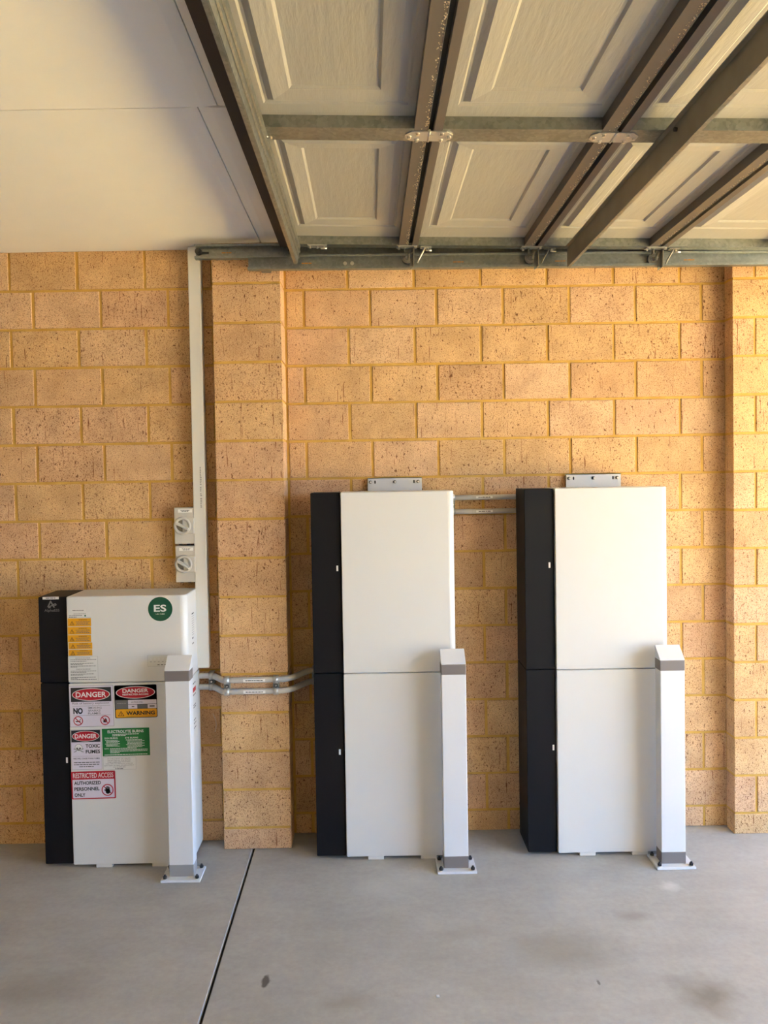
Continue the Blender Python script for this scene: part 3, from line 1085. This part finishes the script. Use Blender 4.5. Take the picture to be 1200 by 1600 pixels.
# ------------------------------------------------------------------ isolators, cable duct
def isolator(px0, py0, px1, py1, label, ang):
    yb, yf = -.060, -.118
    x0, z1 = at(px0, py0, yf)
    x1, z0 = at(px1, py1, yf)
    root = thing('isolator_switch', ((x0 + x1) / 2, yb, z0), label, 'switch', 'isolator switches')
    cx_, cz_ = x0 + (x1 - x0) * .40, z0 + (z1 - z0) * .50
    put(MB().bbox(x0, x1, yf + .010, yb, z0, z1, 'isolator_grey', .004), 'housing', root)
    put(MB().bbox(cx_, x1 - .004, yf + .004, yf + .014, cz_ - .036, cz_ + .036, 'isolator_grey', .003), 'raised_plate', root)
    mb = MB()
    n = 40
    R0, R1 = .026, .041
    for k in range(n):
        a, e = 2 * math.pi * k / n, 2 * math.pi * (k + 1) / n
        def q(r, t, y):
            return (cx_ + r * math.cos(t), y, cz_ + r * math.sin(t))
        mb.add([q(R1, a, yf + .012), q(R1, e, yf + .012), q(R1 - .003, e, yf), q(R1 - .003, a, yf), q(R0 + .002, e, yf), q(R0 + .002, a, yf), q(R0, e, yf + .010), q(R0, a, yf + .010)],
               [(0, 1, 2, 3), (3, 2, 4, 5), (5, 4, 6, 7)], 'isolator_grey', True)
    mb.cyl((cx_, yf + .011, cz_), (cx_, yf + .009, cz_), R0 + .001, 'isolator_dark', n=32)
    put(mb, 'dial_ring', root)
    c_, s_ = math.cos(ang), math.sin(ang)
    bar = MB().bbox(-.033, .033, -.012, .010, -.006, .006, 'isolator_grey', .003)
    bar.v = [(cx_ + p[0] * c_ - p[2] * s_, yf + p[1], cz_ + p[0] * s_ + p[2] * c_) for p in bar.v]
    put(bar, 'handle', root)
    xa = x0 + (x1 - x0) * .20
    lab = MB().box(xa, xa + .062, yf + .0092, yf + .0108, z1 - .022, z1 - .008, 'tag_white')
    lo = put(lab, 'label', root, 'white label strip')
    pr = Print(lambda u, w, l: (xa + u, yf + .0090 - l, z1 - .022 + w))
    pr.dashes(.012, .052, .0092, .003, 'ink_midgrey', 1, 160)
    pr.dashes(.016, .046, .0045, .003, 'ink_midgrey', 1, 161)
    q = pr.build('printed_design')
    q.parent = lo
    # conduit plugs in the underside and the neck that joins it to the unit below
    for u in (.25, .62, .9):
        xx = x0 + (x1 - x0) * u
        put(MB().cyl((xx, -.088, z0 + .001), (xx, -.088, z0 - .004), .008, 'black_plastic', n=12), 'plug', root)


isolator(270.5, 793.5, 304.8, 850, 'upper grey rotary isolator switch beside the white duct', math.radians(-27))
isolator(272.5, 853.5, 306.6, 910, 'lower grey rotary isolator switch above the sticker-covered cabinet', math.radians(-33))

droot = thing('cable_duct', (-.755, -.082, .8), 'tall white square cable duct running up the brick wall to the ceiling', 'duct')
DX0, DX1 = -.7815, -.7265
put(MB().bbox(DX0 + .002, DX1 - .002, -.104, -.0555, .806, 2.674, 'duct_white', .002, 1), 'duct_body', droot)
put(MB().bbox(DX0, DX1, -.110, -.092, .806, 2.674, 'duct_white', .0035), 'duct_lid', droot, 'snap-on front lid')
pr = Print(lambda u, w, l: (-.746 + u, -.110 - l, 1.54 + w))
rd = random.Random(4)
z = .165
for wl in (11, 3, 2, 6):                       # one line of fine print running down the lid
    for i in range(wl):
        hgt = rd.uniform(.0045, .008)
        pr.rect(-.003, z - .0062, -.003 + hgt, z - .0015, 'ink_grey', 1)
        z -= .0075
    z -= .006
put(pr, 'lettering', droot)


# ------------------------------------------------------------------ conduits and clamps
def spline(pts, step=.004):
    out = []
    P = [Vector(p) for p in pts]
    P = [P[0] * 2 - P[1]] + P + [P[-1] * 2 - P[-2]]
    for i in range(1, len(P) - 2):
        n = max(2, int((P[i + 1] - P[i]).length / step))
        for k in range(n):
            t = k / n
            a, b_, c_, d_ = P[i - 1], P[i], P[i + 1], P[i + 2]
            out.append(.5 * ((2 * b_) + (-a + c_) * t + (2 * a - 5 * b_ + 4 * c_ - d_) * t * t + (-a + 3 * b_ - 3 * c_ + d_) * t ** 3))
    out.append(P[-2])
    return out


def tag_strip(root, x0, x1, yf, z, seed, h_=.012):
    mb = MB().box(x0, x1, yf - .0012, yf + .004, z - h_ / 2, z + h_ / 2, 'tag_white')
    o = put(mb, 'label', root, 'white printed label')
    p = Print(lambda u, w, l: (x0 + u, yf - .0014 - l, z + w))
    p.dashes(.01, x1 - x0 - .01, 0, .0035, 'ink_black', 1, seed)
    q = p.build('printed_design')
    q.parent = o


def flex(z, label):
    r = .0125
    pts = [(-.786, -.086, z + .004), (-.745, -.084, z + .004), (-.715, -.086, z + .003), (-.685, -.118, z + .001), (-.655, -.154, z), (-.62, -.1575, z), (-.42, -.1575, z + .001), (-.385, -.156, z + .002), (-.35, -.13, z + .003), (-.31, -.066, z + .005), (-.275, -.030, z + .006), (-.22, -.020, z + .006)]
    root = thing('flexible_conduit', (-.52, -.1575, z), label, 'conduit', 'flexible conduits round the pier')
    path = spline(pts)
    put(MB().tube(path, r, 'conduit_grey', 12, lambda i: r + (.0013 if i % 2 else -.0004)), 'ribbed_hose', root)
    tag_strip(root, -.566, -.470, -.1575 - r - .0012, z + .001, int(z * 1000))


Z1, Z2 = .761, .7105
flex(Z1, 'upper grey ribbed conduit bent round the narrow brick pier')
flex(Z2, 'lower grey ribbed conduit bent round the narrow brick pier')


def clamp(x, ywall, yc, label, zs=(Z1, Z2), rr=.0150, tag_group='double conduit clamps', wd=.011):
    root = thing('conduit_clamp', (x, yc, (zs[0] + zs[1]) / 2), label, 'clamp', tag_group)
    for zc in zs:
        mb = MB()
        out = arc(yc, zc, rr + .0018, 90, 270, 12)
        inn = arc(yc, zc, rr, 270, 90, 12)
        mb.prism(out + inn, 'x', x - wd, x + wd, 'zinc_plate', True)
        mb.box(x - wd, x + wd, yc, ywall, zc + rr, zc + rr + .0018, 'zinc_plate')
        mb.box(x - wd, x + wd, yc, ywall, zc - rr - .0018, zc - rr, 'zinc_plate')
        put(mb, 'strap', root)
    zm = (zs[0] + zs[1]) / 2
    hh = abs(zs[0] - zs[1]) / 2 - rr + .002
    put(MB().bbox(x - wd - .002, x + wd + .003, yc - .004, ywall, zm - hh, zm + hh, 'galvanised', .001, 1), 'channel', root)
    bb = MB().cyl((x + .001, yc - .004, zm), (x + .001, yc - .007, zm), .0075, 'dark_bolt', n=12)
    bb.cyl((x + .001, yc - .007, zm), (x + .001, yc - .012, zm), .0048, 'bolt_steel', n=6, smooth=False)
    put(bb, 'bolt', root)


clamp(-.722, -.0575, -.0845, 'zinc pipe clamp just right of the sticker-covered cabinet', (Z1 + .004, Z2 + .004))
clamp(-.640, -.143, -.1575, 'zinc pipe clamp on the left edge of the brick pier')
clamp(-.424, -.143, -.1575, 'zinc pipe clamp on the right edge of the brick pier', (Z1 + .001, Z2 + .001))
clamp(-.262, -.001, -.026, 'zinc pipe clamp against the black side of the middle cabinet', (Z1 + .006, Z2 + .006))


def rigid(z, label):
    root = thing('rigid_conduit', (.52, -.021, z), label, 'conduit', 'straight conduits between the tall cabinets')
    put(MB().cyl((.34, -.020, z), (.69, -.020, z), .0118, 'conduit_grey', n=18), 'pipe', root)
    put(MB().cyl((.37, -.020, z), (.392, -.020, z), .0136, 'zinc_plate', n=18), 'collar', root, 'short metal collar')
    tag_strip(root, .487, .562, -.0330, z, int(z * 900), .010)


rigid(1.5455, 'upper straight grey pipe between the two tall cabinets')
rigid(1.4815, 'lower straight grey pipe between the two tall cabinets')
clamp(.381, -.001, -.020, 'zinc pipe clamp right of the middle cabinet near its top', (1.5455, 1.4815), .0142, 'double conduit clamps', .007)

wire = MB().tube(spline([(-.725, -.062, .585), (-.715, -.0600, .56), (-.711, -.0595, .53), (-.718, -.0585, .50)], .006), .0011, 'conduit_grey', 6).build('loose_wire')
tag(wire, 'thin pale wire hanging down the shaded brick wall', 'wire')
x_, z_ = 0, 0
chip = MB().bbox(.186, .196, -1.138, -1.128, 0, .003, 'label_white', .001, 1).build('paint_chip')
tag(chip, 'tiny white chip lying on the concrete floor', 'chip')


# ------------------------------------------------------------------ sectional garage door, open under the ceiling
PITCH_S = .5215
XS0 = -.3315 + .008
DOOR_Y0, DOOR_Y1 = -.256, -4.62
SKIN, TOP = .040, .044
L_SEC = PITCH_S - .016
STILES = [(-.256, -.300)] + [(-1.290 - 1.07 * i, -1.370 - 1.07 * i) for i in range(3)] + [(-4.545, -4.62)]
garage_door = thing('garage_door', (.7, -2.4, 2.6), 'large beige sectional garage door raised flat under the ceiling', 'garage door')
garage_door['kind'] = 'thing'


def relief(t):
    prof = ((0, 0), (.005, .006), (.012, .006), (.030, -.004), (.076, .002), (.083, .0085))
    if t <= 0:
        return 0
    for (a, za), (e, ze) in zip(prof, prof[1:]):
        if t <= e:
            return za + (ze - za) * (t - a) / (e - a)
    return prof[-1][1]


RING = (0, .005, .012, .030, .076, .083)


def section_mesh():
    mb = MB()
    xa, xe = .024, L_SEC - .039
    u0, u1 = .058, L_SEC - .058
    ys = []
    for (a0, a1), (b0, b1) in zip(STILES, STILES[1:]):
        m0 = .125 if a0 > -.3 else .062
        m1 = .125 if b1 < -4.6 else .062
        ys.append((a1, a1 - m0, b0 + m1, b0))
    xcut = [xa] + [u0 + r for r in RING] + [u1 - r for r in reversed(RING)] + [xe]
    for yA, yB, yC, yD in ys:
        ycut = [yA] + [yB - r for r in RING] + [yC + r for r in reversed(RING)] + [yD]
        vs, fs = [], []
        for y in ycut:
            for x in xcut:
                t = min(x - u0, u1 - x, yB - y, y - yC)
                vs.append((x, y, SKIN + relief(t) * .9 - .006))
        n = len(xcut)
        for j in range(len(ycut) - 1):
            for i in range(n - 1):
                q = (j * n + i, j * n + i + 1, (j + 1) * n + i + 1, (j + 1) * n + i)
                # mitre the corner cells along their own diagonal
                zs_ = [vs[k][2] for k in q]
                if abs(zs_[0] + zs_[2] - zs_[1] - zs_[3]) > 1e-6:
                    same = abs(zs_[0] - zs_[2]) < abs(zs_[1] - zs_[3])
                    fs += [(q[0], q[1], q[3]), (q[1], q[2], q[3])] if same else [(q[0], q[1], q[2]), (q[0], q[2], q[3])]
                else:
                    fs.append(q)
        mb.add(vs, fs, 'door_skin')
    mb.box(0, L_SEC + .004, DOOR_Y1, DOOR_Y0, TOP - .0005, TOP + .0005, 'door_skin')
    return mb


def shared(name, mesh, parent, loc=(0, 0, 0), label=None, kind=None):
    o = bpy.data.objects.new(name, mesh)
    COL.objects.link(o)
    o.parent = parent
    o.location = loc
    if label:
        o['label'] = label
    if kind:
        o['kind'] = kind
    return o


def mesh_only(mb, name):
    o = mb.build(name)
    me = o.data
    bpy.data.objects.remove(o)
    return me


me_skin = mesh_only(section_mesh(), 'door_section')
rl = MB().box(0, .024, DOOR_Y1, DOOR_Y0, 0, TOP, 'door_rail')
me_rail_l = mesh_only(rl, 'left_rail')
rr_ = MB().box(L_SEC - .039, L_SEC - .001, DOOR_Y1, DOOR_Y0, 0, TOP, 'door_rail')
rr_.box(L_SEC - .001, L_SEC, DOOR_Y1, DOOR_Y0, -.0015, TOP, 'galvanised')
rr_.box(L_SEC, L_SEC + .016, DOOR_Y1, DOOR_Y0, .022, .030, 'black_rubber')
me_rail_r = mesh_only(rr_, 'right_rail')
foam_mb = MB()
rnd = random.Random(11)
for i in range(420):
    y = rnd.uniform(DOOR_Y1, DOOR_Y0) if i < 140 else rnd.uniform(-2.3, DOOR_Y0)
    x = L_SEC - .002 - abs(rnd.gauss(0, .006))
    s = rnd.uniform(.0012, .0028)
    foam_mb.add([(x - s, y, 0.0005), (x + s, y - s, 0.0005), (x + s, y + s * 1.6, 0.0005), (x, y, -s)], [(0, 1, 3), (1, 2, 3), (2, 0, 3), (2, 1, 0)], 'foam')
me_foam = mesh_only(foam_mb, 'foam_residue')
me_stiles = []
for a, e in STILES:
    mb = MB().prism([(e, 0), (a, 0), (a, .004), (a, TOP), (e, TOP)], 'x', .0245, L_SEC - .0395, 'galvanised')
    me_stiles.append(mesh_only(mb, 'stile'))


def hinge_mesh():
    mb = MB()
    t = .0032
    # two leaves with clipped corners, a lug on one and a notch in the other
    lf = [(-.004, -.030), (-.004, .030), (-.050, .030), (-.068, .010), (-.068, -.010), (-.050, -.030)]
    rt = [(.004, -.030), (.048, -.030), (.066, -.010), (.066, .010), (.048, .030), (.004, .030)]
    mb.prism(lf, 'z', -t, 0, 'zinc_plate')
    mb.prism(rt, 'z', -t, 0, 'zinc_plate')
    mb.box(-.004, .010, -.012, .012, -t - .001, -.0005, 'zinc_plate')
    mb.cyl((-.001, -.033, -.001), (-.001, .033, -.001), .0042, 'zinc_plate', n=10)
    for s in (-1, 1):
        for u, w in ((.034, .020), (.034, -.020), (.056, .0)):
            mb.cyl((s * u, w, -t), (s * u, w, -t - .0015), .0068, 'bolt_steel', n=10)
            mb.cyl((s * u, w, -t - .0015), (s * u, w, -t - .0065), .0046, 'bolt_steel', n=6, smooth=False)
    return mesh_only(mb, 'hinge')


def roller_hinge_mesh():
    """end hinge: mounting plate, folded carrier hanging to the track, axle, roller and a small spring arm"""
    mb = MB()
    mb.box(-.050, .034, -.022, .021, -.003, 0, 'zinc_plate')
    mb.box(-.018, -.015, -.004, .021, -.022, -.003, 'strut_dark')
    mb.prism([(.000, -.002), (.024, -.002), (.024, -.078), (.008, -.089), (.008, -.046), (.000, -.030)], 'y', .016, .019, 'strut_dark')
    mb.box(.021, .024, -.006, .019, -.078, -.002, 'strut_dark')
    mb.cyl((.006, .012, -.034), (.006, .040, -.034), .0045, 'bolt_steel', n=10)
    mb.tube([(.012, .015, -.012), (.004, .013, -.028), (.001, .014, -.044)], .006, 'strut_dark', 8)
    for u, w in ((-.040, -.014), (-.040, .012), (.028, -.014)):
        mb.cyl((u, w, -.003), (u, w, -.010), .0052, 'bolt_steel', n=6, smooth=False)
    return mesh_only(mb, 'roller_hinge')


def roller_mesh():
    mb = MB()
    mb.cyl((0, -.006, 0), (0, .006, 0), .0225, 'grey_nylon', n=24)
    mb.cyl((0, -.0085, 0), (0, -.006, 0), .016, 'grey_nylon', n=20)
    mb.cyl((0, -.011, 0), (0, -.0085, 0), .009, 'bolt_steel', n=12)
    return mesh_only(mb, 'roller')


def lever_mesh(mm='zinc_plate'):
    mb = MB()
    mb.box(.0, .045, -.008, .018, -.004, 0, mm)
    mb.tube([(.018, -.004, -.003), (.010, 0, -.020), (-.006, .004, -.050), (-.012, .004, -.064)], .0035, mm, 6)
    mb.cyl((.030, .004, -.004), (.030, .004, -.014), .006, 'bolt_steel', n=6, smooth=False)
    mb.cyl((.022, -.006, -.016), (.046, -.006, -.016), .004, 'bolt_steel', n=8)
    return mesh_only(mb, 'lever')


me_hinge, me_rhinge, me_roller, me_lever = hinge_mesh(), roller_hinge_mesh(), roller_mesh(), lever_mesh()
me_lever_dark = lever_mesh('strut_dark')


def strut_mesh(drop, lean):
    """steel stiffener: a tall web with a narrow lip at top and bottom, running the width of the door"""
    ya, ye = DOOR_Y1, DOOR_Y0 - .016
    th = .0022
    mb = MB()
    mb.prism([(0, -.0005), (th, -.0005), (th - lean, -drop), (-lean, -drop)], 'y', ya, ye, 'galvanised' if lean else 'strut_dark')
    mb.box(-.014, .0, ya, ye, -.003, -.0005, 'galvanised' if lean else 'strut_dark')
    mb.box(-lean - (.012 if lean else 0), -lean + (.0 if lean else .012), ya, ye, -drop - .0015, -drop, 'galvanised')
    if lean:
        for k in (.3, .62):       # rolled stiffening ribs along the web
            mb.prism([(th - lean * k - .0, -drop * k), (th - lean * k + .004, -drop * k - .003), (th - lean * k - .0, -drop * k - .007)], 'y', ya, ye, 'galvanised')
    return mb


def zb_at(x):
    return 2.608 - .022 * (x - .2)


for i in range(4):
    x0 = XS0 + PITCH_S * i
    x1 = x0 + PITCH_S
    za, ze = (2.6215, zb_at(x1)) if i == 0 else (zb_at(x0), zb_at(x1))
    ang = math.atan2(za - ze, PITCH_S)
    sec = bpy.data.objects.new('door_section', me_skin)
    COL.objects.link(sec)
    sec.parent = garage_door
    sec.location = Vector((x0, 0, za)) - Vector(garage_door.location)
    sec.rotation_euler = (0, ang, 0)
    shared('rail', me_rail_l, sec, label='narrow inner rail')
    shared('rail', me_rail_r, sec, label='wide inner rail with dark gap beside it')
    shared('foam_residue', me_foam, sec, kind='stuff', label='crumbs of yellow foam along the rail edge')
    for k, me in enumerate(me_stiles):
        shared('stile', me, sec)
    if i < 3:
        for a, e in STILES[1:-1]:
            shared('hinge', me_hinge, sec, (L_SEC + .008 - .003, (a + e) / 2 + .002, -.0004))
        shared('roller_hinge', me_rhinge, sec, (L_SEC + .008 - .006, -.278, -.0004))
        shared('lever', me_lever_dark if i else me_lever, sec, (L_SEC + .052, -.276, -.0002))
        ro = shared('roller', me_roller, sec, (L_SEC - .002, -.236, -.036))
    if i == 0:
        shared('stiffening_strut', mesh_only(strut_mesh(.074, .013), 'stiffening_strut'), sec, (.052, 0, 0), label='bright galvanised strut along the leading edge')
        shared('rail_shade_strip', mesh_only(MB().box(-.034, .001, DOOR_Y1, DOOR_Y0, .0005, .030, 'rail_shade_brown'), 'rail_shade_strip'), sec, label='dark strip along the leading edge, coloured as the shade behind the strut')  # dark strip painted as the rail underside in the strut's shade
        bt = MB().cyl((.060, -1.318, -.004), (.060, -1.318, -.011), .007, 'bolt_steel', n=6, smooth=False)
        bt.cyl((.048, -1.318, -.004), (.048, -1.318, -.008), .010, 'bolt_steel', n=12)
        shared('bolt', mesh_only(bt, 'bolt'), sec)
        tb = MB().box(.085, .165, -.298, -.258, -.004, -.0003, 'zinc_plate')
        for u in (.095, .125, .152):
            tb.cyl((u, -.278, -.004), (u, -.278, -.011), .005, 'bolt_steel', n=6, smooth=False)
        tb.cyl((.14, -.286, -.013), (.165, -.286, -.013), .004, 'bolt_steel', n=8)
        shared('top_bracket', mesh_only(tb, 'top_bracket'), sec)
        rb = MB().box(.000, .040, -.262, -.222, -.020, -.0005, 'black_plastic')
        rb.cyl((.018, -.240, .004), (.018, -.218, .004), .021, 'black_plastic', n=20)
        shared('top_roller', mesh_only(rb, 'top_roller'), sec, label='black roller and carrier at the leading corner')
    if i == 2:
        shared('stiffening_strut', mesh_only(strut_mesh(.080, 0), 'stiffening_strut'), sec, (.850 - x0, 0, 0), label='dark steel strut hanging below the panels')
        rv = MB().cyl((.852 - x0, -1.42, -.02), (.842 - x0, -1.42, -.02), .006, 'dark_bolt', n=8)
        shared('bolt', mesh_only(rv, 'bolt'), sec)


# ------------------------------------------------------------------ door tracks
def track_profile(zb, h_, yo, d):
    """C channel open toward the room: back web, top and bottom flanges, small inward lips"""
    t = .0022
    yb = yo + d
    return [(yo, zb), (yb, zb), (yb, zb + h_), (yo, zb + h_), (yo, zb + h_ - .009), (yo + t, zb + h_ - .009), (yo + t, zb + h_ - t), (yb - t, zb + h_ - t), (yb - t, zb + t), (yo + t, zb + t), (yo + t, zb + .010), (yo, zb + .010)]


def track(name, x0, x1, z0, z1, yo, label, marks, bolts, supports):
    root = thing(name, (x0, yo, z0), label, 'door track')
    h_, d = .060, .030
    n = len(track_profile(0, h_, yo, d))
    mb = MB()
    pa = track_profile(z0, h_, yo, d)
    pe = track_profile(z1, h_, yo, d)
    vs = [(x0, a, e) for a, e in pa] + [(x1, a, e) for a, e in pe]
    mb.add(vs, [list(range(n)), list(range(2 * n - 1, n - 1, -1))] + [(i, n + i, n + (i + 1) % n, (i + 1) % n) for i in range(n)], 'track_steel')
    put(mb, 'rail', root)
    zz = lambda x: z0 + (z1 - z0) * (x - x0) / (x1 - x0)
    pm = Print(lambda u, w, l: (u, yo + d - .0024 - l, w))
    for x in marks:
        pm.dashes(x, x + .045, zz(x) + .030, .0045, 'ink_orange', 1, int(x * 100) + 900)
    if marks:
        put(pm, 'printed_mark', root, 'faint orange print')
    for x in bolts:
        for k in (0, .030):
            mb = MB().cyl((x + k, yo + d - .0022, zz(x) + .028), (x + k, yo + d - .006, zz(x) + .028), .008, 'bolt_steel', n=12)
            mb.cyl((x + k, yo + d - .006, zz(x) + .028), (x + k, yo + d - .010, zz(x) + .028), .0048, 'bolt_steel', n=6, smooth=False)
            put(mb, 'bolt', root)
    for x, yw in supports:
        mb = MB().box(x - .02, x + .02, yo + d, yw, zz(x) + .012, zz(x) + .016, 'galvanised')
        mb.box(x - .02, x + .02, yw - .003, yw, zz(x) + .012, zz(x) + .050, 'galvanised')
        mb.box(x - .02, x + .02, yo + d, yo + d + .003, zz(x) + .012, zz(x) + .050, 'galvanised')
        put(mb, 'support_bracket', root)
    return root


YT = -.250
lower = track('lower_track', -.497, 3.0, 2.5325, 2.5085, YT, 'lower galvanised track carrying the garage door rollers along the wall', (-.27, .375, .81, 1.36), (-.085,), ((-.43, -.144), (1.85, -.086)))
upper = track('upper_track', -.727, 3.0, 2.5905, 2.5745, YT + .031, 'short upper track with a black end stop, reaching past the pier', (-.615, ), (), ((-.60, -.144),))
stop = MB().cyl((-.712, YT + .034, 2.622), (-.712, YT + .052, 2.622), .014, 'black_plastic', n=16)
stop.cyl((-.712, YT + .030, 2.622), (-.712, YT + .034, 2.622), .008, 'black_plastic', n=12)
stop.box(-.700, -.670, YT + .054, YT + .058, 2.617, 2.624, 'black_plastic')
put(stop, 'end_stop', upper, 'black rubber end stop')
